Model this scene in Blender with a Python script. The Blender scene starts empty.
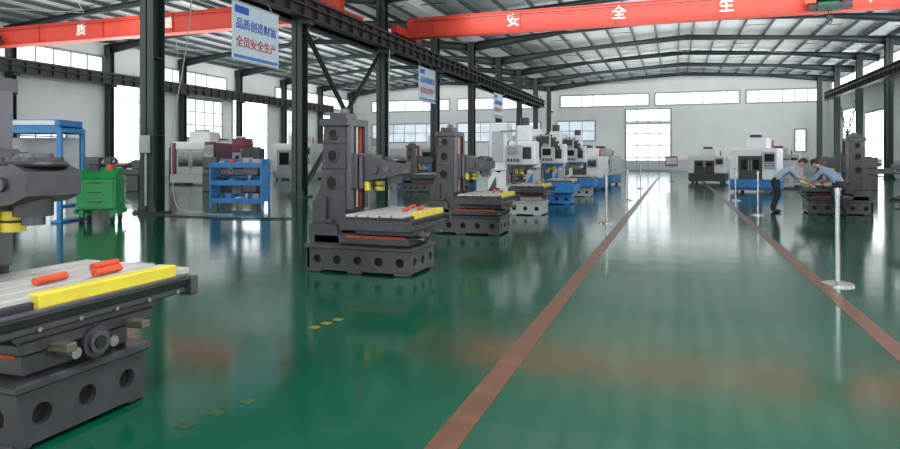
import bpy, bmesh, math, random
from mathutils import Vector, Matrix
random.seed(4)
sc = bpy.context.scene
try:
    sc.view_settings.view_transform = 'Standard'
except Exception:
    pass

# ---------------------------------------------------------------- materials
def lin(c):
    return tuple(((x/255)/12.92 if x/255 <= .04045 else ((x/255+.055)/1.055)**2.4) for x in c) + (1,)
MATS = {}
def mat(name, col, rough=.5, metal=0.0, var=.12, scale=6, emit=0, bump=0, coat=0):
    if name in MATS: return MATS[name]
    m = bpy.data.materials.new(name); m.use_nodes = True
    nt = m.node_tree; N = nt.nodes; L = nt.links
    p = N['Principled BSDF']
    tc = N.new('ShaderNodeTexCoord'); nz = N.new('ShaderNodeTexNoise')
    nz.inputs['Scale'].default_value = scale; nz.inputs['Detail'].default_value = 4
    L.new(tc.outputs['Object'], nz.inputs['Vector'])
    rp = N.new('ShaderNodeValToRGB'); c = lin(col)
    rp.color_ramp.elements[0].position = .3; rp.color_ramp.elements[1].position = .7
    rp.color_ramp.elements[0].color = tuple(x*(1-var) for x in c[:3])+(1,)
    rp.color_ramp.elements[1].color = tuple(min(1, x*(1+var)) for x in c[:3])+(1,)
    L.new(nz.outputs['Fac'], rp.inputs['Fac'])
    L.new(rp.outputs['Color'], p.inputs['Base Color'])
    p.inputs['Roughness'].default_value = rough; p.inputs['Metallic'].default_value = metal
    if coat:
        p.inputs['Coat Weight'].default_value = coat; p.inputs['Coat Roughness'].default_value = .15
    if emit:
        L.new(rp.outputs['Color'], p.inputs['Emission Color'])
        p.inputs['Emission Strength'].default_value = emit
    if bump:
        b = N.new('ShaderNodeBump'); b.inputs['Strength'].default_value = bump
        b.inputs['Distance'].default_value = .02
        L.new(nz.outputs['Fac'], b.inputs['Height']); L.new(b.outputs['Normal'], p.inputs['Normal'])
    MATS[name] = m
    return m

CAST = mat('cast_iron_grey_paint', (54,54,59), .38, 0, .25, 9, bump=.15, coat=.25)
CAST_D = mat('casting_hole_shade', (12,12,13), .8)  # near-black colour stands in for the shade inside casting holes
STEEL = mat('ground_steel', (150,150,148), .3, .8, .1)
RAILS = mat('oiled_guide_rail', (90,90,95), .3, .6, .1)
TANBAR = mat('oiled_steel_bar', (105,98,86), .4, .4)
TABLE = mat('milling_table_steel', (182,182,176), .35, .2, .1)
YEL = mat('yellow_paint', (210,195,55), .5)
RED = mat('crane_red_paint', (178,52,34), .45, 0, .08, 2)
ORG = mat('orange_red_cover', (195,72,36), .5)
COLM = mat('column_green_black_paint', (34,48,48), .45, 0, .15)
BEAMM = mat('runway_beam_paint', (42,40,44), .5, 0, .2)
WHT = mat('white_enamel', (215,219,221), .35, 0, .04)
LGREY = mat('light_grey_enamel', (165,169,171), .4, 0, .05)
DGREY = mat('dark_grey_enamel', (46,48,52), .4)
BLK = mat('black_rubber', (20,20,22), .5)
MAROON = mat('maroon_enamel', (96,28,56), .4)
BLUE = mat('blue_enamel', (30,110,175), .4)
SBLUE = mat('sky_blue_enamel', (50,125,185), .4)
GRN = mat('green_enamel', (15,130,62), .35)
GLASSD = mat('dark_viewing_glass', (25,30,35), .08)
SCREEN = mat('control_screen', (60,110,150), .2, emit=.3)
WALLM = mat('white_wall_paint', (214,217,218), .75, 0, .04, .7)
WALLG = mat('grey_wall_wainscot', (172,180,186), .7, 0, .05, .7)
FRAME = mat('window_frame_aluminium', (150,157,162), .4)
PANE_B = mat('window_pane_daylight', (250,252,255), .2, 0, .02, .4, emit=6)
PANE_M = mat('window_pane_overcast', (238,243,248), .2, 0, .1, .5, emit=1.25)
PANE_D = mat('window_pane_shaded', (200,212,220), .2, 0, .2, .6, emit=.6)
SIGNW = mat('sign_board_white', (195,216,226), .4, 0, .02)
SIGNB = mat('sign_ink_blue', (20,90,190), .5)
SIGNR = mat('sign_ink_red', (190,40,60), .5)
TXTW = mat('painted_white_letters', (225,220,210), .5)
CHROME = mat('stanchion_steel', (190,190,190), .25, .9)
SKIN = mat('skin_tone', (200,150,120), .5)
HAIR = mat('black_hair', (20,17,16), .5)
SHIRT = mat('pale_blue_work_shirt', (148,164,182), .8)
SHIRT2 = mat('grey_blue_work_shirt', (125,143,165), .8)
PANTS = mat('dark_trousers', (32,36,48), .85)
SHOE = mat('black_shoes', (18,18,18), .5)
PURL = mat('purlin_dark_steel', (54,62,66), .5)
RAFT = mat('rafter_green_steel', (42,54,56), .5)
CABLE = mat('pale_cable_sheath', (170,176,176), .5)
GREENHOIST = mat('hoist_green_paint', (20,60,52), .4)

# ---------------------------------------------------------------- builder
class B:
    def __init__(s, M=None):
        s.bm = bmesh.new(); s.mats = []; s.M = M or Matrix()
    def mi(s, m):
        if m not in s.mats: s.mats.append(m)
        return s.mats.index(m)
    def v(s, p): return s.bm.verts.new(s.M @ Vector(p))
    def face(s, vs, m):
        try:
            f = s.bm.faces.new(vs); f.material_index = s.mi(m); return f
        except ValueError: return None
    def box(s, x0, x1, y0, y1, z0, z1, m, bev=.008):
        T = Matrix.Translation(((x0+x1)/2, (y0+y1)/2, (z0+z1)/2)) @ Matrix.Diagonal((abs(x1-x0), abs(y1-y0), abs(z1-z0), 1))
        r = bmesh.ops.create_cube(s.bm, size=1, matrix=s.M @ T)
        i = s.mi(m); fs = set(); es = set()
        for v in r['verts']:
            for f in v.link_faces: fs.add(f)
            for e in v.link_edges: es.add(e)
        for f in fs: f.material_index = i
        if bev and min(abs(x1-x0), abs(y1-y0), abs(z1-z0)) > bev*2.5:
            bmesh.ops.bevel(s.bm, geom=list(es), offset=bev, segments=1, affect='EDGES', profile=.5, material=-1)
    def prism(s, pts, axis, a0, a1, m):
        def P(p, a):
            return (p[0], a, p[1]) if axis == 'y' else ((a, p[0], p[1]) if axis == 'x' else (p[0], p[1], a))
        A = [s.v(P(p, a0)) for p in pts]; C = [s.v(P(p, a1)) for p in pts]
        n = len(pts)
        s.face(A, m); s.face(list(reversed(C)), m)
        for i in range(n):
            s.face([A[i], C[i], C[(i+1) % n], A[(i+1) % n]], m)
    def cyl(s, p0, p1, r, m, r2=None, seg=16):
        p0 = Vector(p0); p1 = Vector(p1); r2 = r if r2 is None else r2
        d = (p1-p0).normalized()
        a = d.orthogonal().normalized(); b = d.cross(a)
        A = []; C = []
        for i in range(seg):
            t = 2*math.pi*i/seg; o = a*math.cos(t)+b*math.sin(t)
            A.append(s.v(p0+o*r)); C.append(s.v(p1+o*r2))
        for i in range(seg):
            j = (i+1) % seg; s.face([A[i], A[j], C[j], C[i]], m)
        s.face(list(reversed(A)), m); s.face(C, m)
    def ring(s, c, n, R, r, m, seg=20, k=8):
        c = Vector(c); n = Vector(n).normalized(); a = n.orthogonal().normalized(); b = n.cross(a)
        rows = []
        for i in range(seg):
            t = 2*math.pi*i/seg; o = a*math.cos(t)+b*math.sin(t)
            rows.append([s.v(c+o*(R+r*math.cos(2*math.pi*j/k))+n*r*math.sin(2*math.pi*j/k)) for j in range(k)])
        for i in range(seg):
            for j in range(k):
                s.face([rows[i][j], rows[(i+1) % seg][j], rows[(i+1) % seg][(j+1) % k], rows[i][(j+1) % k]], m)
    def ell(s, c, rx, ry, rz, m, u=16, w=10, R=None):
        T = Matrix.Translation(c) @ (R or Matrix()) @ Matrix.Diagonal((rx, ry, rz, 1))
        r = bmesh.ops.create_uvsphere(s.bm, u_segments=u, v_segments=w, radius=1, matrix=s.M @ T)
        i = s.mi(m)
        for v in r['verts']:
            for f in v.link_faces: f.material_index = i
    def holed(s, o, u, v, w, h, k, r, depth, m):
        o = Vector(o); u = Vector(u); v = Vector(v); n = u.cross(v); cw = w/k
        an = [2*math.pi*i/24 for i in range(24)]
        c0 = math.atan2(h, cw)
        for a in (c0, math.pi-c0, math.pi+c0, 2*math.pi-c0): an.append(a)
        an = sorted(an)
        for q in range(k):
            c = o+u*cw*(q+.5)+v*h/2
            O = []; I = []; D = []
            for a in an:
                ca, sa = math.cos(a), math.sin(a)
                t = min(cw/2/max(abs(ca), 1e-6), h/2/max(abs(sa), 1e-6))
                O.append(s.v(c+u*ca*t+v*sa*t)); I.append(s.v(c+(u*ca+v*sa)*r)); D.append(s.v(c+(u*ca+v*sa)*r-n*depth))
            for i in range(len(an)):
                j = (i+1) % len(an)
                s.face([O[i], O[j], I[j], I[i]], m); s.face([I[i], I[j], D[j], D[i]], m)
    def done(s, name, parent=None):
        bm = s.bm
        for f in bm.faces: f.smooth = True
        for e in bm.edges:
            if len(e.link_faces) == 2:
                if e.calc_face_angle(0) > math.radians(32): e.smooth = False
        me = bpy.data.meshes.new(name); bm.to_mesh(me); bm.free()
        for m in s.mats: me.materials.append(m)
        o = bpy.data.objects.new(name, me); sc.collection.objects.link(o)
        if parent: o.parent = parent
        return o
def place(x, y, z=0, rot=0):
    return Matrix.Translation((x, y, z)) @ Matrix.Rotation(math.radians(rot), 4, 'Z')
def text(name, body, size, M, m, parent=None, extr=.004):
    cu = bpy.data.curves.new(name, 'FONT'); cu.body = body; cu.size = size
    cu.align_x = 'CENTER'; cu.align_y = 'CENTER'; cu.extrude = extr; cu.offset = size*.012
    o = bpy.data.objects.new(name, cu); sc.collection.objects.link(o); o.matrix_world = M
    cu.materials.append(m)
    bpy.context.view_layer.update()
    me = bpy.data.meshes.new_from_object(o.evaluated_get(bpy.context.evaluated_depsgraph_get()))
    bpy.data.objects.remove(o)
    n = bpy.data.objects.new(name, me); sc.collection.objects.link(n); n.matrix_world = M
    if not me.materials: me.materials.append(m)
    if parent: n.parent = parent
    return n

XL, XM, XR, YB, YF, EAVE, RIDGE = -37.0, -12.8, 14.2, -9.0, 72.0, 9.3, 10.2
COLY = [13.4+7*k for k in range(-3, 9)]

# ---------------------------------------------------------------- floor
def floor_material():
    m = bpy.data.materials.new('green_epoxy_floor'); m.use_nodes = True
    nt = m.node_tree; N = nt.nodes; L = nt.links; p = N['Principled BSDF']
    tc = N.new('ShaderNodeTexCoord')
    n1 = N.new('ShaderNodeTexNoise'); n1.inputs['Scale'].default_value = .35; n1.inputs['Detail'].default_value = 6
    n2 = N.new('ShaderNodeTexNoise'); n2.inputs['Scale'].default_value = 9; n2.inputs['Detail'].default_value = 8
    L.new(tc.outputs['Object'], n1.inputs['Vector']); L.new(tc.outputs['Object'], n2.inputs['Vector'])
    mx = N.new('ShaderNodeMath'); mx.operation = 'ADD'
    m2 = N.new('ShaderNodeMath'); m2.operation = 'MULTIPLY'; m2.inputs[1].default_value = .35
    L.new(n2.outputs['Fac'], m2.inputs[0]); L.new(n1.outputs['Fac'], mx.inputs[0]); L.new(m2.outputs[0], mx.inputs[1])
    r = N.new('ShaderNodeValToRGB'); r.color_ramp.elements[0].position = .4; r.color_ramp.elements[1].position = .95
    r.color_ramp.elements[0].color = lin((2,60,43)); r.color_ramp.elements[1].color = lin((8,84,60))
    L.new(mx.outputs[0], r.inputs['Fac']); L.new(r.outputs['Color'], p.inputs['Base Color'])
    rr = N.new('ShaderNodeMapRange'); rr.inputs['To Min'].default_value = .07; rr.inputs['To Max'].default_value = .18
    L.new(n1.outputs['Fac'], rr.inputs['Value']); L.new(rr.outputs['Result'], p.inputs['Roughness'])
    b = N.new('ShaderNodeBump'); b.inputs['Strength'].default_value = .09; b.inputs['Distance'].default_value = .02
    n3 = N.new('ShaderNodeTexNoise'); n3.inputs['Scale'].default_value = 2.6; n3.inputs['Detail'].default_value = 3
    L.new(tc.outputs['Object'], n3.inputs['Vector'])
    L.new(n3.outputs['Fac'], b.inputs['Height']); L.new(b.outputs['Normal'], p.inputs['Normal'])
    p.inputs['IOR'].default_value = 1.5
    return m
b = B(); b.box(XL-.2, XR+.2, YB-.2, YF+.2, -.2, 0, floor_material(), 0); b.done('floor')
LINE = mat('brown_floor_line_paint', (96,66,48), .35, 0, .2, 5)
for i, (x, w) in enumerate(((-1.1, .08), (1.57, .075))):
    b = B(); b.box(x-w, x+w, YB, 58, .0005, .003, LINE, 0); b.done('floor_marking_line')
YM = mat('worn_yellow_floor_paint', (120,112,40), .4, 0, .5, 30)
YM2 = mat('faded_yellow_floor_paint', (40,72,40), .3, 0, .5, 30)
b = B()
for i, (x, y) in enumerate(((-2.9, 4.85), (-2.87, 5.0), (-2.84, 5.15), (-2.5, 2.85), (-2.45, 3.05), (-2.4, 3.25))):
    b.box(x-.04, x+.04, y-.04, y+.04, .0005, .003, YM if i < 3 else YM2, 0)
b.done('yellow_floor_dashes')

# ---------------------------------------------------------------- walls
def wallx(name, x, th):
    b = B(); b.box(x, x+th, YB, YF, 0, 1.2, WALLG, 0); b.box(x, x+th, YB, YF, 1.2, EAVE, WALLM, 0); b.done(name)
wallx('wall_left', XL-.2, .2); wallx('wall_right', XR, .2)
def wally(name, y0, y1):
    b = B()
    b.box(XL-.2, XR+.2, y0, y1, 0, 1.2, WALLG, 0); b.box(XL-.2, XR+.2, y0, y1, 1.2, EAVE, WALLM, 0)
    b.prism([(XL, EAVE), (XM, EAVE), ((XL+XM)/2, RIDGE)], 'y', y0, y1, WALLM)
    b.prism([(XM, EAVE), (XR, EAVE), ((XR+XM)/2, RIDGE)], 'y', y0, y1, WALLM)
    b.done(name)
wally('wall_back', YF, YF+.2); wally('wall_front', YB-.2, YB)
wn = [0]
def window(axis, pos, a0, a1, z0, z1, na, nz, pane, inward):
    wn[0] += 1; b = B()
    t0, t1 = (pos, pos+inward*.03)
    f1 = pos+inward*.07
    def bx(p0, p1, q0, q1, r0, r1, m):
        if axis == 'x': b.box(min(p0, p1), max(p0, p1), q0, q1, r0, r1, m, 0)
        else: b.box(q0, q1, min(p0, p1), max(p0, p1), r0, r1, m, 0)
    bx(t0, t1, a0, a1, z0, z1, pane)
    w = .05
    for i in range(na+1):
        a = a0+(a1-a0)*i/na; ww = w*1.6 if i in (0, na) else w*.7
        bx(t0, f1, a-ww, a+ww, z0, z1, FRAME)
    for i in range(nz+1):
        z = z0+(z1-z0)*i/nz; ww = w*1.6 if i in (0, nz) else w*.7
        bx(t0, f1, a0, a1, z-ww, z+ww, FRAME)
    b.done('window_%d' % wn[0])
# left wall
for (a0, a1, z0, z1, na, nz, p) in (
    (-5, 0, 1.2, 6.2, 4, 4, PANE_B), (5, 10, 1.2, 6.2, 4, 4, PANE_B), (14, 20, 1.2, 6.2, 4, 4, PANE_B),
    (12, 34.2, 6.7, 8.3, 18, 1, PANE_M), (35, 38.6, .9, 7.0, 3, 4, PANE_B), (39.4, 47.2, 6.9, 8.3, 6, 1, PANE_M),
    (28.2, 31.4, 1.0, 3.6, 3, 3, PANE_M), (42.2, 46.6, 3.0, 6.2, 4, 3, PANE_M), (48, 53.2, 1.2, 7.0, 4, 4, PANE_B),
    (54.5, 70.5, 6.9, 8.3, 12, 1, PANE_M), (56, 60, 1.5, 6.2, 4, 4, PANE_M), (63, 68, 1.5, 6.2, 4, 4, PANE_M)):
    window('x', XL, a0, a1, z0, z1, na, nz, p, 1)
# back wall
for (a0, a1) in ((-35, -25), (-24, -14.2), (-12, -2.6), (-2.0, 6.2), (6.8, 13.4)):
    window('y', YF, a0, a1, 6.9, 8.2, int((a1-a0)/1.05), 1, PANE_M, -1)
for (a0, a1) in ((-35, -25), (-24, -14.2), (-12.4, -8.2)):
    window('y', YF, a0, a1, 3.2, 5.4, int((a1-a0)/1.3), 2, PANE_D, -1)
window('y', YF, 11.2, 12.2, 2.0, 4.2, 1, 2, PANE_M, -1)
# right wall
window('x', XR, 50.5, YF-1.5, 6.9, 8.6, 16, 1, PANE_B, -1)
window('x', XR, YB+1, 49.5, 6.9, 8.6, 46, 1, PANE_B, -1)  # out of view, glowing strip added to light the hall
for (a0, a1) in ((-5, 0), (3, 8), (12, 17), (20, 25), (28, 33), (37, 42), (61.5, 66)):  # all but the last are unseen, added as fill light
    window('x', XR, a0, a1, 1.2, 5.6, 4, 4, PANE_B, -1)
# front wall: unseen glowing windows added for fill light (behind camera)
for (a0, a1) in ((-34, -28), (-24, -17), (-11, -5), (-2, 4), (7, 12)):
    window('y', YB, a0, a1, 1.2, 7.2, 5, 4, PANE_B, 1)
# doors
b = B(); y = YF-.005
PANE_DOOR = mat('door_pane_daylight', (238,245,250), .2, 0, .05, .5, emit=2.0)
b.box(-5.1, -.3, y-.08, y, 0, 6.6, FRAME, 0)
b.box(-4.95, -.45, y-.1, y-.05, .1, 6.5, PANE_DOOR, 0)
for i in range(5):
    x = -4.95+4.5*i/4; b.box(x-.05, x+.05, y-.14, y-.05, 0, 6.5, FRAME, 0)
for i in range(6):
    z = .1+6.4*i/5; b.box(-4.95, -.45, y-.14, y-.05, z-.05, z+.05, FRAME, 0)
b.box(-4.95, -.45, y-.13, y-.06, .1, 1.1, WALLG, 0)
b.box(-5.1, -.3, y-.2, y-.06, 4.9, 5.15, WALLG, 0)
b.done('door_1')
XD = XR-.005
b = B(); b.box(XD-.08, XD, 53.6, 59, 0, 5, FRAME, 0); b.box(XD-.1, XD-.05, 53.9, 58.7, .1, 4.8, PANE_B, 0)
for i in range(4): b.box(XD-.14, XD-.05, 53.85+i*1.6, 53.95+i*1.6, 0, 4.9, FRAME, 0)
for i in range(3): b.box(XD-.14, XD-.05, 53.9, 58.7, 1.2+i*1.6, 1.28+i*1.6, FRAME, 0)
b.done('door_2')

# ---------------------------------------------------------------- roof
def roof_material():
    m = bpy.data.materials.new('corrugated_roof_sheet'); m.use_nodes = True
    nt = m.node_tree; N = nt.nodes; L = nt.links; p = N['Principled BSDF']
    tc = N.new('ShaderNodeTexCoord'); w = N.new('ShaderNodeTexWave'); w.wave_type = 'BANDS'; w.bands_direction = 'Y'
    w.inputs['Scale'].default_value = 1.3
    L.new(tc.outputs['Object'], w.inputs['Vector'])
    r = N.new('ShaderNodeValToRGB'); r.color_ramp.elements[0].color = lin((150,156,159)); r.color_ramp.elements[1].color = lin((208,212,214))
    L.new(w.outputs['Fac'], r.inputs['Fac']); L.new(r.outputs['Color'], p.inputs['Base Color'])
    b = N.new('ShaderNodeBump'); b.inputs['Strength'].default_value = .4; L.new(w.outputs['Fac'], b.inputs['Height'])
    L.new(b.outputs['Normal'], p.inputs['Normal']); p.inputs['Roughness'].default_value = .55
    return m
RM = roof_material()
b = B()
for (x0, x1) in ((XL-.2, XM), (XM, XR+.2)):
    c = (x0+x1)/2
    b.prism([(x0, EAVE), (c, RIDGE), (x1, EAVE), (x1, EAVE+.1), (c, RIDGE+.1), (x0, EAVE+.1)], 'y', YB-.2, YF+.2, RM)
b.done('ceiling')
b = B()
for (x0, x1) in ((XL, XM), (XM, XR)):
    c = (x0+x1)/2; h = (x1-x0)/2; n = 9
    for sgn in (-1, 1):
        for i in range(n):
            t = (i+.3)/n; x = c+sgn*h*t; z = RIDGE-(RIDGE-EAVE)*t
            b.box(x-.04, x+.04, YB, YF, z-.22, z-.02, PURL, 0)
b.done('roof_purlins')
b = B()
for y in COLY:
    for (x0, x1) in ((XL, XM), (XM, XR)):
        c = (x0+x1)/2
        for sgn, xe in ((-1, x0), (1, x1)):
            b.prism([(xe, EAVE-.85), (c+(xe-c)*.55, EAVE-.05), (c, RIDGE-.56), (c, RIDGE-.22), (xe, EAVE-.22)], 'y', y-.02, y+.02, RAFT)
            b.prism([(xe, EAVE-.85), (c+(xe-c)*.55, EAVE-.05), (c, RIDGE-.56), (c, RIDGE-.53), (c+(xe-c)*.55, EAVE-.02), (xe, EAVE-.82)], 'y', y-.11, y+.11, RAFT)
            b.prism([(c, RIDGE-.22), (xe, EAVE-.22), (xe, EAVE-.19), (c, RIDGE-.19)], 'y', y-.11, y+.11, RAFT)
b.done('roof_rafters')
b = B()
for i in range(len(COLY)-1):
    y0, y1 = COLY[i], COLY[i+1]
    for (x0, x1) in ((XL, XM), (XM, XR)):
        c = (x0+x1)/2
        for sgn, xe in ((-1, x0), (1, x1)):
            # sag rods and purlin stays
            for k in (1, 2, 3):
                xa = c+(xe-c)*k/3.3; za = RIDGE-(RIDGE-EAVE)*k/3.3-.12
                b.box(xa-.7, xa+.7, (y0+y1)/2-.02, (y0+y1)/2+.02, za-.06, za-.02, PURL, 0)
            if i % 2: continue
            for k in range(2):
                xa = c+(xe-c)*k/2; xb = c+(xe-c)*(k+1)/2
                za = RIDGE-(RIDGE-EAVE)*k/2-.3; zb = RIDGE-(RIDGE-EAVE)*(k+1)/2-.3
                b.cyl((xa, y0, za), (xb, y1, zb), .018, LGREY, seg=6); b.cyl((xb, y0, zb), (xa, y1, za), .018, LGREY, seg=6)
b.done('roof_bracing_rods')

# ---------------------------------------------------------------- columns
def column(x, y, box=False):
    b = B(place(x, y)); w = .21; t = .02
    b.box(-w, w, -w, -w+t*1.5, .03, EAVE-.3, COLM, 0); b.box(-w, w, w-t*1.5, w, .03, EAVE-.3, COLM, 0)
    b.box(-t, t, -w, w, .03, EAVE-.3, COLM, 0)
    b.box(-.34, .34, -.34, .34, 0, .04, COLM, .004)
    for sx in (-1, 1):
        for sy in (-1, 1):
            b.cyl((sx*.29, sy*.29, .04), (sx*.29, sy*.29, .1), .025, DGREY, seg=6)
        b.prism([(sx*.21, .04), (sx*.33, .04), (sx*.21, .3)], 'y', -.21, -.19, COLM)
    for z in (2, 4, 5.9): b.box(-w+.01, w-.01, -w+.03, w-.03, z, z+.02, COLM, 0)
    b.box(-.2, .2+(.28 if x < 0 else 0), -.2, .2, 6.2, 6.36, COLM, .003)
    if box:
        b.box(-.12, .14, -.33, -.21, 1.55, 2.0, LGREY, .01); b.box(-.02, .03, -.25, -.215, .2, 1.55, CABLE, 0)
    b.done('steel_column')
for y in COLY:
    column(XM, y, abs(y-13.4) < .1)
    column(12.9, y)
    if y > 15:
        column(XL+.45, y)
def runway(x):
    b = B(); w = .17
    b.box(x-.012, x+.012, YB, 64.5, 6.4, 7.05, BEAMM, 0)
    b.box(x-w, x+w, YB, 64.5, 6.36, 6.4, BEAMM, 0); b.box(x-w, x+w, YB, 64.5, 7.02, 7.06, BEAMM, 0)
    b.box(x-.04, x+.04, YB, 64.5, 7.06, 7.16, DGREY, 0)
    y = YB
    while y < 64:
        b.box(x-w+.01, x+w-.01, y, y+.015, 6.4, 7.02, BEAMM, 0); y += .9
    b.box(x+.2*(1 if x < 0 else -1)-.02, x+.2*(1 if x < 0 else -1)+.02, YB, 64.5, 6.72, 6.8, BLK, 0)
    b.done('crane_runway_beam')
runway(XM+.42); runway(12.4); runway(XM-.42); runway(XL+.9)
def brace(x, y0, y1):
    b = B()
    for (a, c) in ((.3, 6.2), (6.2, .3)):
        p0 = Vector((x, y0+.25, a)); p1 = Vector((x, y1-.25, c))
        for dx in (-.06, .06):
            b.cyl(p0+Vector((dx, 0, 0)), p1+Vector((dx, 0, 0)), .05, COLM, seg=4)
    b.box(x-.03, x+.03, (y0+y1)/2-.25, (y0+y1)/2+.25, 3.0, 3.5, COLM, 0)
    b.done('column_cross_brace')
brace(XM, 20.4, 27.4); brace(12.9, 55.4, 62.4)
# ---------------------------------------------------------------- cranes
def crane(y, x0, x1, chars, hoistx):
    b = B()
    b.box(x0+.1, x1-.1, y-.22, y+.22, 7.25, 8.1, RED, .01)
    b.box(x0+.1, x1-.1, y-.3, y+.3, 7.2, 7.25, RED, 0); b.box(x0+.1, x1-.1, y-.3, y+.3, 8.1, 8.14, RED, 0)
    for x in (x0, x1):
        b.box(x-.16, x+.16, y-1.5, y+1.5, 7.24, 7.62, RED, .02)
        for s in (-1.1, 1.1): b.cyl((x-.08, y+s, 7.3), (x+.08, y+s, 7.3), .14, DGREY)
    x = x0+1.5
    while x < x1-1:
        b.box(x, x+.02, y-.28, y-.22, 7.25, 8.1, RED, 0); x += 4.2
    b.box(x0+.5, x1-.5, y-.5, y-.47, 7.9, 7.93, BLK, 0)
    o = b.done('overhead_crane')
    for i, (c, xx) in enumerate(chars):
        text('letter_%d' % i, c, .62, Matrix.Translation((xx, y-.235, 7.68)) @ Matrix.Rotation(math.pi/2, 4, 'X'), TXTW, o)
    h = B(Matrix.Translation((hoistx, y-.55, 0)))
    h.cyl((-.45, 0, 7.35), (.3, 0, 7.35), .22, GREENHOIST); h.cyl((.3, 0, 7.35), (.75, 0, 7.35), .16, DGREY)
    h.cyl((-.75, 0, 7.35), (-.45, 0, 7.35), .14, DGREY)
    h.box(-.5, .5, -.25, .45, 7.58, 7.72, GREENHOIST, .01)
    for s in (-.4, .4): h.cyl((s, -.3, 7.68), (s, -.2, 7.68), .12, DGREY)
    h.box(-.9, -.5, -.2, .1, 7.45, 7.75, ORG, .01)
    for s in (-.05, .05): h.cyl((s, 0, 6.95), (s, 0, 7.2), .012, BLK, seg=6)
    h.box(-.1, .1, -.08, .08, 6.8, 6.98, GREENHOIST, .02); h.ring((0, 0, 6.72), (0, 1, 0), .07, .022, DGREY)
    h.done('hoist_trolley', o)
crane(29.3, XM+.42, 12.4, [('安', -7.0), ('全', -2.3), ('生', 2.0), ('产', 7.4)], 5.7)
crane(24.5, XL+.9, XM-.42, [('质', -27.6), ('量', -22.3), ('第', -17.6)], -33.5)

# ---------------------------------------------------------------- signs
def sign(y0, y1):
    x = -12.1; b = B()
    b.box(x-.02, x+.02, y0, y1, 4.3, 6.0, SIGNW, .004)
    b.box(x-.03, x+.03, y0-.03, y1+.03, 5.98, 6.03, LGREY, 0); b.box(x-.03, x+.03, y0-.03, y1+.03, 4.27, 4.32, LGREY, 0)
    b.box(x+.018, x+.026, y0+.1, y0+.75, 5.68, 5.9, SIGNB, 0)
    b.box(x+.018, x+.024, y0+.05, y1-.05, 4.36, 4.46, SBLUE, 0)
    for y in (y0+.3, y1-.3): b.cyl((x, y, 6.0), (-12.3, y, 6.4), .012, LGREY, seg=6)
    o = b.done('hanging_slogan_sign')
    R = Matrix(((0, 0, 1, 0), (1, 0, 0, 0), (0, 1, 0, 0), (0, 0, 0, 1)))
    text('slogan_top', '品质创造财富', .34, Matrix.Translation((x+.028, (y0+y1)/2, 5.36)) @ R, SIGNB, o)
    text('slogan_bottom', '全员安全生产', .34, Matrix.Translation((x+.028, (y0+y1)/2, 4.83)) @ R, SIGNR, o)
for y in (15.7, 30.2, 44.5): sign(y, y+2.3)

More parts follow.
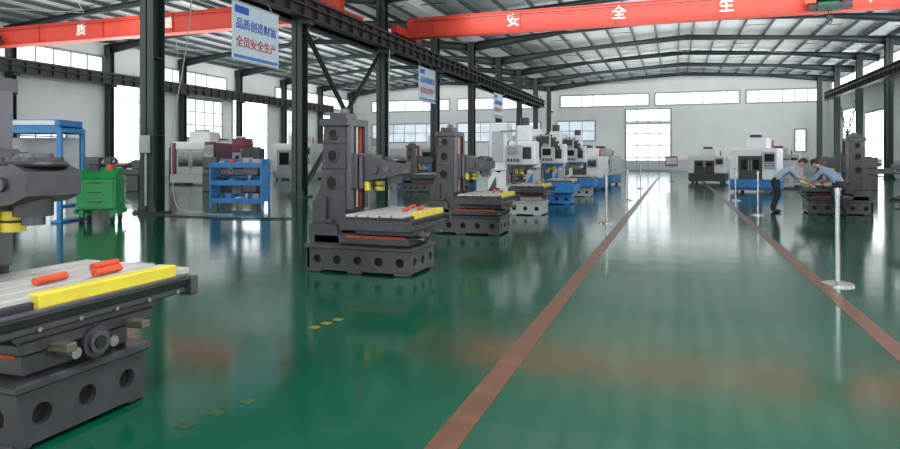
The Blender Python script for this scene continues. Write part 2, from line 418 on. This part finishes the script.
# ---------------------------------------------------------------- open milling machine castings
def milling(x, y, rot, name='milling_machine_casting', body=CAST, upper=None, base=None, extra=None):
    up = upper or body; ba = base or body
    b = B(place(x, y, 0, rot))
    L0 = -1.42
    # base
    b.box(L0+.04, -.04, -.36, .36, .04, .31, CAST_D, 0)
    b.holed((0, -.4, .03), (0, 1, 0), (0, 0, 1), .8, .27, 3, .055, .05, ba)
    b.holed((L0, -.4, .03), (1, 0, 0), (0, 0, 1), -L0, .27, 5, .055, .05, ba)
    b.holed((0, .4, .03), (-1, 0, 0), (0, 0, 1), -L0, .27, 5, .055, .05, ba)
    b.box(L0-.02, L0+.04, -.4, .4, .03, .3, ba)
    b.box(L0-.04, .03, -.43, .43, .3, .35, ba, .012)
    for (fx, fy) in ((-.12, -.36), (-.12, .36), (L0+.1, -.36), (L0+.1, .36), (-.75, -.36), (-.75, .36)):
        b.box(fx-.1, fx+.1, fy-.06, fy+.06, 0, .05, ba, .01)
    # upper base / ways
    b.box(L0+.05, -.05, -.33, .33, .35, .47, ba, .015)
    for s in (-1, 1):
        b.box(-1.0, .17, s*.24-.03, s*.24+.03, .48, .525, TANBAR, .006)
        b.box(-.9, -.1, s*.33-.006, s*.33+.006, .44, .47, ORG, .002)
        b.cyl((-.06, s*.12, .43), (.06, s*.12, .43), .03, STEEL)
    b.cyl((-.9, 0, .5), (.06, 0, .5), .025, STEEL)
    b.cyl((-.02, 0, .46), (.07, 0, .46), .085, ba); b.cyl((.07, 0, .46), (.09, 0, .46), .06, RAILS); b.cyl((.09, 0, .46), (.1, 0, .46), .035, BLK)
    # saddle
    b.prism([(-.42, .54), (.42, .54), (.5, .62), (-.5, .62)], 'x', -.72, .04, body)
    b.box(-.72, .05, -.42, .42, .49, .56, body, .01)
    for s in (-1, 1):
        b.cyl((-.72, s*.5, .585), (-.05, s*.5, .585), .016, ORG)
        for q in (-.55, -.25): b.cyl((q, s*.42, .525), (q, s*.435, .525), .02, RAILS)
    # table support slab and table
    b.box(-.78, .1, -.7, .64, .6, .645, body, .01)
    b.prism([(-.78, .645), (.1, .645), (.13, .69), (-.8, .69)], 'y', -.72, .66, body)
    b.box(-.78, .14, -.74, -.7, .58, .7, body, .008); b.box(-.78, .14, .64, .7, .58, .7, body, .008)
    b.box(-.74, .02, -.66, .62, .69, .735, DGREY, .004)
    n = 5; w = .76/n
    for i in range(n):
        x0 = -.74+w*i
        b.box(x0+.016, x0+w-.016, -.68, .64, .735, .765, TABLE, .004)
    b.box(-.02, .055, -.33, .6, .69, .775, YEL, .005)
    for (q, yy) in ((-.12, .15), (-.3, .3), (-.2, -.15)):
        b.cyl((q, yy, .79), (q-.02, yy+.2, .79), .022, ORG)
    b.box(.06, .1, -.6, .62, .69, .71, RAILS, .004)
    b.box(-.1, .0, .64, .78, .69, .73, TABLE, .004); b.box(-.45, -.3, .64, .8, .7, .74, STEEL, .004)
    for i in range(6): b.cyl((.1, -.6+i*.23, .62), (.115, -.6+i*.23, .62), .012, STEEL, seg=8)
    # column
    prof = [(L0, .35), (-.78, .35), (-.82, .62), (-.95, .72), (-.95, 1.92), (-1.25, 1.92), (-1.29, 1.15), (-1.34, .98), (L0, .86)]
    b.prism(prof, 'y', -.27, .27, up)
    b.prism([(L0-.02, .35), (-1.0, .35), (-1.05, .6), (L0-.02, .6)], 'y', -.33, .33, body)
    b.box(-1.31, -.9, -.3, .3, 1.84, 1.94, up, .012)
    b.box(-1.25, -1.0, -.14, .14, 1.94, 2.02, up, .01); b.cyl((-1.1, 0, 2.0), (-1.1, 0, 2.08), .06, RAILS)
    for z in (1.3, 1.62): b.box(-1.29, -.94, -.285, .285, z, z+.035, up, .006)
    for s in (-1, 1):
        b.box(-.97, -.88, s*.2-.045, s*.2+.045, .78, 1.86, RAILS, .005)
        b.box(-.96, -.93, s*.13-.015, s*.13+.015, .78, 1.86, ORG, .003)
        for (xx, zz, rr) in ((-1.12, 1.74, .06), (-1.13, 1.46, .07), (-1.14, 1.12, .075)):
            b.cyl((xx, s*.265, zz), (xx, s*.28, zz), rr, CAST_D); b.ring((xx, s*.275, zz), (0, 1, 0), rr+.005, .012, up)  # flat dark discs inside rings paint the shade of holes
        b.box(L0+.05, -1.1, s*.33-.015, s*.33+.015, .62, .66, body, .004)
        b.prism([(L0+.02, .6), (-1.2, .6), (-1.2, .95)], 'y', s*.3-.02, s*.3+.02, body)
    b.cyl((-.93, 0, .8), (-.93, 0, 1.84), .022, STEEL)
    # head
    b.box(-.89, -.8, -.24, .24, 1.04, 1.5, body, .012)
    b.prism([(-.8, 1.14), (-.34, 1.2), (-.24, 1.24), (-.24, 1.37), (-.34, 1.41), (-.6, 1.43), (-.66, 1.48), (-.8, 1.48)], 'y', -.17, .17, body)
    b.cyl((-.4, 0, 1.12), (-.4, 0, 1.22), .1, body); b.cyl((-.4, 0, 1.07), (-.4, 0, 1.12), .06, RAILS)
    b.cyl((-.4, 0, 1.4), (-.4, 0, 1.45), .15, body); b.cyl((-.4, 0, 1.45), (-.4, 0, 1.47), .1, RAILS)
    b.ring((-.4, 0, 1.41), (0, 0, 1), .16, .015, body)
    for s in (-1, 1):
        b.cyl((-.6, s*.17, 1.3), (-.6, s*.2, 1.3), .07, body); b.cyl((-.42, s*.17, 1.3), (-.42, s*.19, 1.3), .04, RAILS)
        b.box(-.78, -.74, s*.2-.02, s*.2+.02, 1.05, 1.46, RAILS, .004)
    b.cyl((-.62, .05, 1.02), (-.62, .05, 1.14), .065, YEL); b.ring((-.62, .05, 1.08), (0, 0, 1), .067, .008, DGREY); b.box(-.74, -.68, -.16, -.08, 1.02, 1.14, YEL, .01)
    if extra: extra(b)
    return b.done(name)
milling(-3.0, 2.68, 0)
milling(-3.0, 7.62, 0)
milling(-3.05, 12.0, 0)
milling(3.2, 19.0, 180)
milling(3.95, 13.6, 180)
milling(-9.4, 25.5, 0); milling(-9.6, 30.2, 0)
def ex_white(b):
    b.box(-1.38, -.92, -.34, .34, 1.1, 2.32, WHT, .03)
    b.box(-.9, -.2, -.26, .26, 1.25, 1.85, WHT, .03)
    b.box(-.7, -.35, -.17, .17, 1.85, 2.25, WHT, .03); b.cyl((-.52, 0, 2.25), (-.52, 0, 2.45), .12, DGREY)
    b.cyl((-.4, 0, 1.05), (-.4, 0, 1.25), .09, STEEL)
    b.box(-.7, -.3, -.27, -.255, 1.4, 1.7, DGREY, 0); b.box(-1.3, -1.0, -.35, -.34, 1.3, 2.1, LGREY, 0)
    b.cyl((-1.1, -.3, 2.1), (-.6, -.62, 2.1), .03, LGREY); b.cyl((-.6, -.62, 2.1), (-.6, -.62, 1.75), .03, LGREY)
    b.box(-.85, -.45, -.72, -.55, 1.25, 1.75, LGREY, .02); b.box(-.8, -.55, -.728, -.715, 1.5, 1.7, GLASSD, 0)
    for i in range(4): b.box(-.8+.08*i, -.75+.08*i, -.73, -.715, 1.33, 1.41, DGREY, 0)
milling(-3.1, 16.3, 0, 'vertical_milling_machine', CAST, WHT, LGREY, ex_white)
def ex_blue(b):
    ex_white(b)
    b.cyl((-.75, -.34, 1.75), (-.75, -.5, 1.75), .36, DGREY, seg=24); b.cyl((-.75, -.5, 1.75), (-.75, -.53, 1.75), .12, STEEL)
    for i in range(16):
        t = 2*math.pi*i/16; b.cyl((-.75+.37*math.cos(t), -.42, 1.75+.37*math.sin(t)), (-.75+.42*math.cos(t), -.42, 1.75+.42*math.sin(t)), .04, BLK, seg=8)
    b.box(-.85, .15, -.75, .72, .36, .6, BLUE, .02)
milling(-3.0, 20.3, 0, 'vertical_milling_machine', BLUE, LGREY, BLUE, ex_blue)
milling(-2.9, 24.4, 0, 'vertical_milling_machine', BLUE, LGREY, LGREY, ex_blue)

# ---------------------------------------------------------------- enclosed CNC centres
def cnc(x, y, rot, w, d, h, body=WHT, acc=DGREY, base=LGREY, side=None):
    b = B(place(x, y, 0, rot)); w2 = w/2; d2 = d/2
    for sx in (-1, 1):
        for sy in (-1, 1): b.cyl((sx*(w2-.2), sy*(d2-.2), 0), (sx*(w2-.2), sy*(d2-.2), .1), .07, DGREY)
    b.box(-w2, w2, -d2, d2, .1, .55, base, .02)
    b.box(-w2+.02, w2-.02, -d2+.15, d2, .55, h*.8, body, .03)
    b.box(-w2*.5, w2*.45, -d2*.2, d2-.05, h*.8, h, body, .04)
    b.box(-w2*.3, w2*.2, -d2*.1, d2*.4, h, h+.12, acc, .02)
    b.box(-w2, -w2+.3, -d2, -d2+.15, .55, h*.78, side or body, .02)
    b.box(w2-.55, w2, -d2-.02, -d2+.15, .55, h*.8, side or body, .02)
    b.box(-w2+.3, w2-.55, -d2+.02, -d2+.15, h*.66, h*.78, body, .01)
    mid = (-w2+.3+w2-.55)/2
    for (a0, a1) in ((-w2+.32, mid-.01), (mid+.01, w2-.57)):
        b.box(a0, a1, -d2+.06, -d2+.12, .56, h*.66, acc, .01)
        b.box(a0+.1, a1-.1, -d2+.045, -d2+.065, .95, h*.6, GLASSD, .005)
    for s in (-.05, .05): b.box(mid+s-.015, mid+s+.015, -d2, -d2+.05, .9, 1.3, STEEL, .004)
    b.box(w2-.5, w2-.05, -d2-.1, -d2-.02, 1.0, h*.74, LGREY, .01)
    b.box(w2-.45, w2-.1, -d2-.11, -d2-.1, h*.56, h*.7, GLASSD, 0)
    for i in range(4):
        for j in range(3): b.box(w2-.43+i*.09, w2-.38+i*.09, -d2-.112, -d2-.1, 1.08+j*.09, 1.13+j*.09, DGREY, 0)
    b.box(-w2+.1, w2-.1, -d2-.004, -d2, .15, .22, acc, 0)
    if side: b.box(w2, w2+.02, -d2+.05, d2-.05, .15, h*.78, side, .005)
    b.cyl((w2*.6, d2*.5, h*.8), (w2*.6, d2*.5, h*.95), .04, ORG)
    return b.done('cnc_machining_centre')
cnc(3.2, 29.5, -15, 1.75, 1.8, 2.25, WHT, DGREY, BLUE)
cnc(1.8, 39.5, -10, 1.9, 1.8, 1.9, WHT, DGREY, DGREY)
cnc(6.0, 44, -10, 2.2, 2.0, 2.0, LGREY, DGREY, LGREY)
cnc(-23.9, 28.5, 15, 2.4, 2.2, 2.8, WHT, LGREY, LGREY, MAROON)
cnc(-25.2, 33.5, 15, 1.9, 2.0, 2.6, MAROON, LGREY, DGREY, MAROON)
cnc(-23.3, 37, 10, 2.6, 2.2, 2.9, WHT, LGREY, LGREY)
cnc(-17.5, 35.0, 10, 2.2, 2.2, 2.6, LGREY, WHT, LGREY)
cnc(-16.2, 44, 10, 2.6, 2.2, 3.0, WHT, LGREY, LGREY)
cnc(-11.5, 46, 10, 2.6, 2.2, 3.0, LGREY, DGREY, LGREY)
cnc(-8.5, 50, 0, 2.6, 2.2, 2.8, WHT, DGREY, LGREY)
cnc(-6.0, 38, 0, 2.2, 2.0, 2.2, WHT, DGREY, BLUE)
cnc(-3.7, 29.5, -10, 1.5, 1.6, 1.85, WHT, DGREY, BLUE)
cnc(-3.7, 35, -10, 1.7, 1.8, 1.9, LGREY, DGREY, BLUE)
cnc(-30, 38, 20, 2.4, 2.0, 2.6, LGREY, DGREY, DGREY)

def cabinet(x, y, rot, w, d, h, m, name='electrical_cabinet'):
    b = B(place(x, y, 0, rot))
    b.box(-w/2, w/2, -d/2, d/2, .08, h, m, .015); b.box(-w/2+.03, w/2-.03, -d/2+.03, d/2-.03, 0, .08, DGREY, 0)
    for (a, c) in ((-w/2+.03, -.01), (.01, w/2-.03)):
        b.box(a, c, -d/2-.02, -d/2, .14, h-.06, m, .006)
        for i in range(5): b.box(a+.08, c-.08, -d/2-.026, -d/2-.02, .3+i*.05, .32+i*.05, DGREY, 0)
    b.box(-.05, -.03, -d/2-.05, -d/2-.02, h*.5, h*.6, STEEL, 0); b.box(.03, .05, -d/2-.05, -d/2-.02, h*.5, h*.6, STEEL, 0)
    return b.done(name)
cabinet(-21.0, 29, 10, 1.0, .6, 1.9, DGREY); cabinet(-27.5, 31, 10, 1.2, .6, 2.0, DGREY)
cabinet(-13.8, 32, 0, 1.2, .6, 1.9, LGREY); cabinet(8.3, 40, -10, 1.4, .6, 1.4, LGREY); cabinet(10.2, 44, -10, 1.2, .6, 1.5, WHT)
cabinet(5.0, 33, -10, .9, .6, 1.3, LGREY)

# ---------------------------------------------------------------- shelves, carts
def shelf(x, y, rot, w, d, h, m, levels=3, name='blue_parts_shelf'):
    b = B(place(x, y, 0, rot))
    for sx in (-1, 1):
        for sy in (-1, 1): b.box(sx*w/2-.025, sx*w/2+.025, sy*d/2-.025, sy*d/2+.025, 0, h, m, .004)
    for i in range(levels):
        z = .2+(h-.3)*i/(levels-1)
        b.box(-w/2, w/2, -d/2, d/2, z-.02, z+.02, m, .004)
        b.box(-w/2, w/2, -d/2-.01, -d/2+.01, z-.05, z+.09, m, .003); b.box(-w/2, w/2, d/2-.01, d/2+.01, z-.02, z+.2, m, .003)
        rnd = random.Random(i+int(x*10))
        xx = -w/2+.12
        while xx < w/2-.2:
            ww = rnd.uniform(.08, .22); hh = rnd.uniform(.08, .24)
            if rnd.random() < .5: b.cyl((xx+ww/2, 0, z+.02), (xx+ww/2, 0, z+.02+hh), ww/2.2, rnd.choice((STEEL, DGREY, ORG)), seg=12)
            else: b.box(xx, xx+ww, -.12, .12, z+.02, z+.02+hh, rnd.choice((DGREY, LGREY, SBLUE, WHT)), .006)
            xx += ww+rnd.uniform(.04, .2)
    for sx in (-1, 1):
        b.box(sx*w/2-.01, sx*w/2+.01, -d/2, d/2, .2, h-.1, m, 0)
    return b.done(name)
shelf(-11.75, 15.6, 12, 1.5, .55, 1.3, SBLUE)
shelf(-12.5, 30.6, 10, 1.6, .7, 1.1, BLUE); shelf(-12, 36.5, 10, 1.8, .7, 1.2, SBLUE)
shelf(-7.6, 34.0, 10, 1.6, .7, 1.1, DGREY, 3, 'grey_parts_shelf')
b = B(place(-12.15, 11.2, 0, 25))
b.box(-.42, .42, -.28, .28, .28, .98, GRN, .03)
for sx in (-1, 1):
    for sy in (-1, 1):
        b.cyl((sx*.33-.03, sy*.2, .07), (sx*.33+.03, sy*.2, .07), .07, BLK); b.box(sx*.33-.05, sx*.33+.05, sy*.2-.03, sy*.2+.03, .1, .28, GRN, .004)
    b.box(sx*.42-.03, sx*.42+.03, -.3, .3, .2, .3, GRN, .01)
for i in range(3):
    b.box(-.37, .37, -.3, -.28, .33+i*.21, .51+i*.21, GRN, .01); b.box(-.15, .15, -.325, -.3, .45+i*.21, .475+i*.21, DGREY, .003)
b.prism([(-.28, .98), (.28, .98), (.28, 1.22), (.1, 1.22)], 'x', -.38, .38, GRN)
b.box(-.25, -.05, -.05, .1, 1.05, 1.3, DGREY, .02); b.box(.1, .25, .0, .15, 1.1, 1.28, ORG, .02)
b.cyl((-.4, .3, .9), (-.4, .42, 1.0), .015, STEEL); b.cyl((.4, .3, .9), (.4, .42, 1.0), .015, STEEL); b.cyl((-.4, .42, 1.0), (.4, .42, 1.0), .015, STEEL)
b.done('green_tool_trolley')
b = B(place(-13.85, 10.9, 0, 20))
w = 1.75
for sx in (-1, 1):
    for sy in (-1, 1): b.box(sx*w/2-.05, sx*w/2+.05, sy*.45-.05, sy*.45+.05, 0, 2.1, SBLUE, .008)
    b.box(sx*w/2-.04, sx*w/2+.04, -.45, .45, 2.0, 2.1, SBLUE, .004); b.box(sx*w/2-.04, sx*w/2+.04, -.45, .45, .3, .38, SBLUE, .004)
    b.box(sx*w/2-.12, sx*w/2+.12, -.6, .6, 0, .05, SBLUE, .008)
for sy in (-1, 1): b.box(-w/2, w/2, sy*.45-.04, sy*.45+.04, 1.98, 2.14, SBLUE, .004)
b.box(-w/2, w/2, -.47, .47, 2.14, 2.28, SBLUE, .01); b.box(-w/2+.1, w/2-.1, -.485, -.468, 2.16, 2.26, WHT, 0)
b.box(-w/2, w/2, -.45, .45, .8, .86, LGREY, .008); b.box(-.5, .1, -.3, .3, .86, 1.3, LGREY, .03); b.box(.2, .6, -.3, .2, .86, 1.1, DGREY, .02)
b.box(-w/2, w/2, .4, .43, .9, 1.9, LGREY, 0)
b.done('blue_test_frame')

def lathe(x, y, rot):
    b = B(place(x, y, 0, rot))
    b.box(-1.3, -.6, -.3, .3, 0, .7, DGREY, .02); b.box(.6, 1.2, -.25, .25, 0, .7, DGREY, .02)
    b.box(-1.3, 1.3, -.3, .3, .7, .95, CAST, .02)
    b.box(-1.3, -.6, -.28, .28, .95, 1.45, CAST, .03); b.cyl((-.6, 0, 1.2), (-.45, 0, 1.2), .17, STEEL)
    b.box(.85, 1.25, -.15, .15, .95, 1.3, CAST, .02); b.cyl((.6, 0, 1.2), (.85, 0, 1.2), .05, STEEL)
    b.box(-.1, .3, -.35, .3, .95, 1.12, CAST, .015); b.ring((.1, -.38, .88), (0, 1, 0), .1, .012, STEEL)
    b.done('engine_lathe')
lathe(-26.6, 26.0, 15); lathe(-30, 29, 15); lathe(-17.5, 22.8, 5)
lathe(9.0, 33, -10); lathe(-22.5, 21.5, 10)

# ---------------------------------------------------------------- stanchions
def stanchion(x, y, h=1.1):
    b = B(place(x, y))
    b.cyl((0, 0, 0), (0, 0, .02), .17, CHROME, seg=28); b.cyl((0, 0, .02), (0, 0, .05), .16, CHROME, .05, seg=28)
    b.cyl((0, 0, .05), (0, 0, h-.1), .026, CHROME, seg=16); b.cyl((0, 0, h-.1), (0, 0, h-.02), .032, CHROME, seg=16)
    b.cyl((0, 0, h-.02), (0, 0, h), .045, CHROME, .03, seg=16)
    b.box(-.04, .04, -.012, .012, h-.09, h-.03, BLK, .003)
    b.done('barrier_stanchion')
for (x, y) in ((1.74, 8.4), (-1.42, 14.6), (-1.5, 22.5), (1.95, 17.8), (1.9, 23.5), (-1.5, 31)): stanchion(x, y)
b = B(); b.box(-1.475, -1.465, 14.65, 22.45, 1.02, 1.06, LGREY, 0); b.done('barrier_belt')
b = B(place(-.2, 41, 0, 0)); b.box(-.35, .35, -.02, .02, .9, 1.5, RED, .01); b.cyl((0, 0, 0), (0, 0, .9), .025, CHROME); b.cyl((0, 0, 0), (0, 0, .03), .2, CHROME); b.box(-.3, .3, -.03, -.02, 1.0, 1.4, WHT, 0); b.done('floor_notice_stand')

# ---------------------------------------------------------------- cables
def cable(name, pts, r, m):
    cu = bpy.data.curves.new(name, 'CURVE'); cu.dimensions = '3D'; cu.bevel_depth = r; cu.bevel_resolution = 2
    sp = cu.splines.new('NURBS'); sp.points.add(len(pts)-1)
    for i, p in enumerate(pts): sp.points[i].co = (*p, 1)
    sp.use_endpoint_u = True; sp.order_u = 4; cu.materials.append(m)
    o = bpy.data.objects.new(name, cu); sc.collection.objects.link(o)
cable('hanging_air_hose', [(-12.3, 14.3, 7), (-12.3, 14.3, 5.5), (-12.4, 14.1, 4), (-12.45, 13.8, 2.6), (-12.5, 13.7, 1.6), (-12.4, 13.7, .4), (-12.1, 13.5, .03), (-11.5, 13.8, .02), (-11, 13.2, .02), (-10.4, 13.5, .02)], .014, CABLE)
cable('floor_power_cable', [(-12.5, 13.1, .02), (-11.5, 12.6, .02), (-10.8, 13.0, .02), (-9.6, 12.4, .02), (-8.5, 13.2, .02)], .015, BLK)
cable('hanging_air_hose', [(-12.3, 27.1, 6.4), (-12.3, 27, 4), (-12.3, 27, 2), (-12.2, 26.8, .5), (-12, 26.5, .03)], .02, CABLE)

# ---------------------------------------------------------------- people
def skin_mesh(name, verts, edges, rad, levels, mats, pick, M):
    me = bpy.data.meshes.new(name); me.from_pydata([M @ Vector(v) for v in verts], edges, []); me.update()
    o = bpy.data.objects.new(name, me); sc.collection.objects.link(o)
    md = o.modifiers.new('Skin', 'SKIN'); md.use_smooth_shade = True
    for i, r in enumerate(rad):
        sv = me.skin_vertices[0].data[i]; sv.radius = r if isinstance(r, tuple) else (r, r); sv.use_root = (i == 0)
    s = o.modifiers.new('Sub', 'SUBSURF'); s.levels = levels; s.render_levels = levels
    bpy.context.view_layer.update()
    nm = bpy.data.meshes.new_from_object(o.evaluated_get(bpy.context.evaluated_depsgraph_get()))
    bpy.data.objects.remove(o)
    for m in mats: nm.materials.append(m)
    V = [M @ Vector(v) for v in verts]
    for p in nm.polygons:
        c = p.center; best = None
        for k, (a, d) in enumerate(edges):
            ab = V[d]-V[a]; t = max(0, min(1, (c-V[a]).dot(ab)/max(ab.length_squared, 1e-9)))
            q = (c-V[a]-ab*t).length - (rad[a] if not isinstance(rad[a], tuple) else rad[a][0])*(1-t) - (rad[d] if not isinstance(rad[d], tuple) else rad[d][0])*t
            if best is None or q < best[0]: best = (q, k, t)
        p.material_index = pick(best[1], best[2]); p.use_smooth = True
    n = bpy.data.objects.new(name, nm); sc.collection.objects.link(n)
    return n
def person(x, y, rot, shirt, wz, lean=1.0, kneel=0.0, name='worker'):
    M = place(x, y, 0, rot)
    hz = .92-kneel; up = 1.0 if lean <= 1 else 1-(lean-1)*1.2
    pel = (-.05, 0, hz); sp = (.07*lean, 0, hz+.17*up); ch = (.26*lean, 0, hz+.32*up); nk = (.40*lean, 0, hz+.42*up); nt = (.46*lean, 0, hz+.47*up)
    V = [pel, sp, ch, nk, nt]; R = [(.15, .13), (.14, .12), (.16, .13), .06, .055]; E = [(0, 1), (1, 2), (2, 3), (3, 4)]; T = ['b', 'b', 'b', 's']
    wr = []
    for s in (-1, 1):
        i = len(V)
        sh = (.31*lean, s*.18, hz+.33*up); el = (.40*lean+.02, s*.25, hz+.06); wp = (.40*lean+.2, s*.12, wz+.09)
        me_ = tuple(sh[k]*.5+el[k]*.5 for k in range(3))
        V += [sh, me_, el, tuple(el[k]*.5+wp[k]*.5 for k in range(3)), wp]
        R += [.075, .06, .048, .04, .03]
        E += [(2, i), (i, i+1), (i+1, i+2), (i+2, i+3), (i+3, i+4)]; T += ['b', 'b', 'b', 's', 's']
        wr.append((el, wp, s))
        j = len(V)
        k = .18*kneel/.3
        V += [(-.03, s*.1, hz-.06), (.04+k*.6, s*.12, .5-kneel*.2), (-.02, s*.125, .28), (-.07, s*.13, .1), (-.06, s*.135, .05), (.12, s*.15, .04)]
        R += [.1, .07, .06, .05, .045, .036]
        E += [(0, j), (j, j+1), (j+1, j+2), (j+2, j+3), (j+3, j+4), (j+4, j+5)]; T += ['p', 'p', 'p', 'p', 'h', 'h']
    idx = {'b': 0, 's': 1, 'p': 2, 'h': 3}
    def pick(k, t):
        if E[k] == (0, 1) and t < .25: return 2
        return idx[T[k]]
    body = skin_mesh(name, V, E, R, 2, [shirt, SKIN, PANTS, SHOE], pick, M)
    hc = Vector((.55*lean, 0, hz+.54*up)); tilt = Matrix.Rotation(math.radians(48*lean), 4, 'Y')
    h = B(M @ Matrix.Translation(hc) @ tilt)
    h.ell((0, 0, .0), .092, .076, .115, SKIN, 20, 14)
    h.ell((.02, 0, -.06), .062, .055, .06, SKIN)
    h.prism([(-.012, .02), (.012, .02), (.016, -.02), (-.016, -.02)], 'x', .085, .098, SKIN)
    h.ell((.097, 0, -.018), .015, .014, .012, SKIN, 8, 6)
    for s in (-1, 1):
        h.ell((.08, s*.03, .012), .012, .013, .008, WHT, 8, 6); h.ell((.089, s*.03, .012), .005, .006, .006, BLK, 8, 6)
        h.ell((.083, s*.03, .032), .01, .018, .004, HAIR, 8, 6)
        h.ell((-.005, s*.078, -.005), .018, .01, .03, SKIN, 8, 6)
    h.ell((.078, 0, -.058), .01, .022, .006, mat('lip_tone', (170,95,85), .5), 8, 6)
    h.ell((-.018, 0, .03), .094, .084, .105, HAIR, 20, 14); h.ell((-.05, 0, -.01), .06, .07, .08, HAIR)
    h.done('head', body)
    for (el, wp, s) in wr:
        w = Vector(wp); d = (w-Vector(el)).normalized()
        d = (d+Vector((.4, 0, -.5))).normalized(); side = Vector((0, 1, 0)); side = (side-d*side.dot(d)).normalized(); dn = d.cross(side)
        if dn.z > 0: dn = -dn
        V2 = [w-d*.01, w+d*.045]; R2 = [.026, (.03, .02)]; E2 = [(0, 1)]
        for f, (off, L_) in enumerate(((-.03, .075), (-.01, .085), (.01, .08), (.03, .062))):
            a = len(V2); root = w+d*.075+side*off
            V2 += [root, root+d*L_*.5+dn*.008, root+d*L_*.9+dn*.03]; R2 += [.011, .009, .008]
            E2 += [(1, a), (a, a+1), (a+1, a+2)]
        a = len(V2)
        V2 += [w+d*.03-side*s*.03, w+d*.065-side*s*.05+dn*.01, w+d*.095-side*s*.045+dn*.02]; R2 += [.013, .01, .009]
        E2 += [(1, a), (a, a+1), (a+1, a+2)]
        hd = skin_mesh('hand', [tuple(v) for v in V2], E2, R2, 1, [SKIN], lambda k, t: 0, M)
        hd.parent = body
    return body
person(2.5, 18.95, 0, SHIRT, .80, 1.15, .06)
person(3.72, 17.75, 135, SHIRT2, .74, 1.12, .1)
person(-13.2, 38.5, -60, SHIRT2, .8, .35)

# ---------------------------------------------------------------- light
w = bpy.data.worlds.new('overcast_sky'); sc.world = w; w.use_nodes = True
w.node_tree.nodes['Background'].inputs[0].default_value = (.8, .9, 1, 1); w.node_tree.nodes['Background'].inputs[1].default_value = 1
def area(name, loc, sx, sy, power, col=(1, 1, 1), rot=(0, 0, 0)):
    l = bpy.data.lights.new(name, 'AREA'); l.shape = 'RECTANGLE'; l.size = sx; l.size_y = sy; l.energy = power; l.color = col
    o = bpy.data.objects.new(name, l); o.location = loc; o.rotation_euler = rot; sc.collection.objects.link(o)
area('overhead_fill_light', (1, 3, 8.6), 4, 4, 1000, (.97, .98, 1)); area('overhead_fill_light', (-20, 4, 8.6), 4, 4, 900, (.97, .98, 1))  # added fill from above, no lamp fixtures here
for y in (5, 23, 41, 60):  # added upward fill to brighten the roof, unseen from below
    area('roof_fill_light', (0.5, y, 6.2), 20, 14, 1500, (1, .99, .98), (math.pi, 0, 0))
    area('roof_fill_light', (-25, y, 6.2), 18, 14, 1500, (1, .99, .98), (math.pi, 0, 0))
# added fill lights without fixtures, aimed down the hall (towards the back wall)
for y, p in ((14, 250), (28, 280), (44, 500), (57, 620)):
    area('hall_fill_light', (0.5, y, 8.2), 20, 1, p, (1, 1, 1), (math.radians(68), 0, 0))
    area('hall_fill_light', (-25, y, 8.2), 18, 1, p, (1, 1, 1), (math.radians(68), 0, 0))
area('hall_fill_light', (-24, 38, 8.0), 40, 1, 700, (1, 1, 1), (math.radians(68), 0, math.radians(90)))  # added fill washing the left wall

cam = bpy.data.cameras.new('camera'); co = bpy.data.objects.new('camera', cam); sc.collection.objects.link(co)
co.location = (0, 0, 1.45); co.rotation_euler = (math.pi/2, 0, math.atan(225/650))
cam.lens = 26; cam.sensor_width = 36; cam.shift_y = -67.5/900; cam.clip_end = 300
sc.camera = co
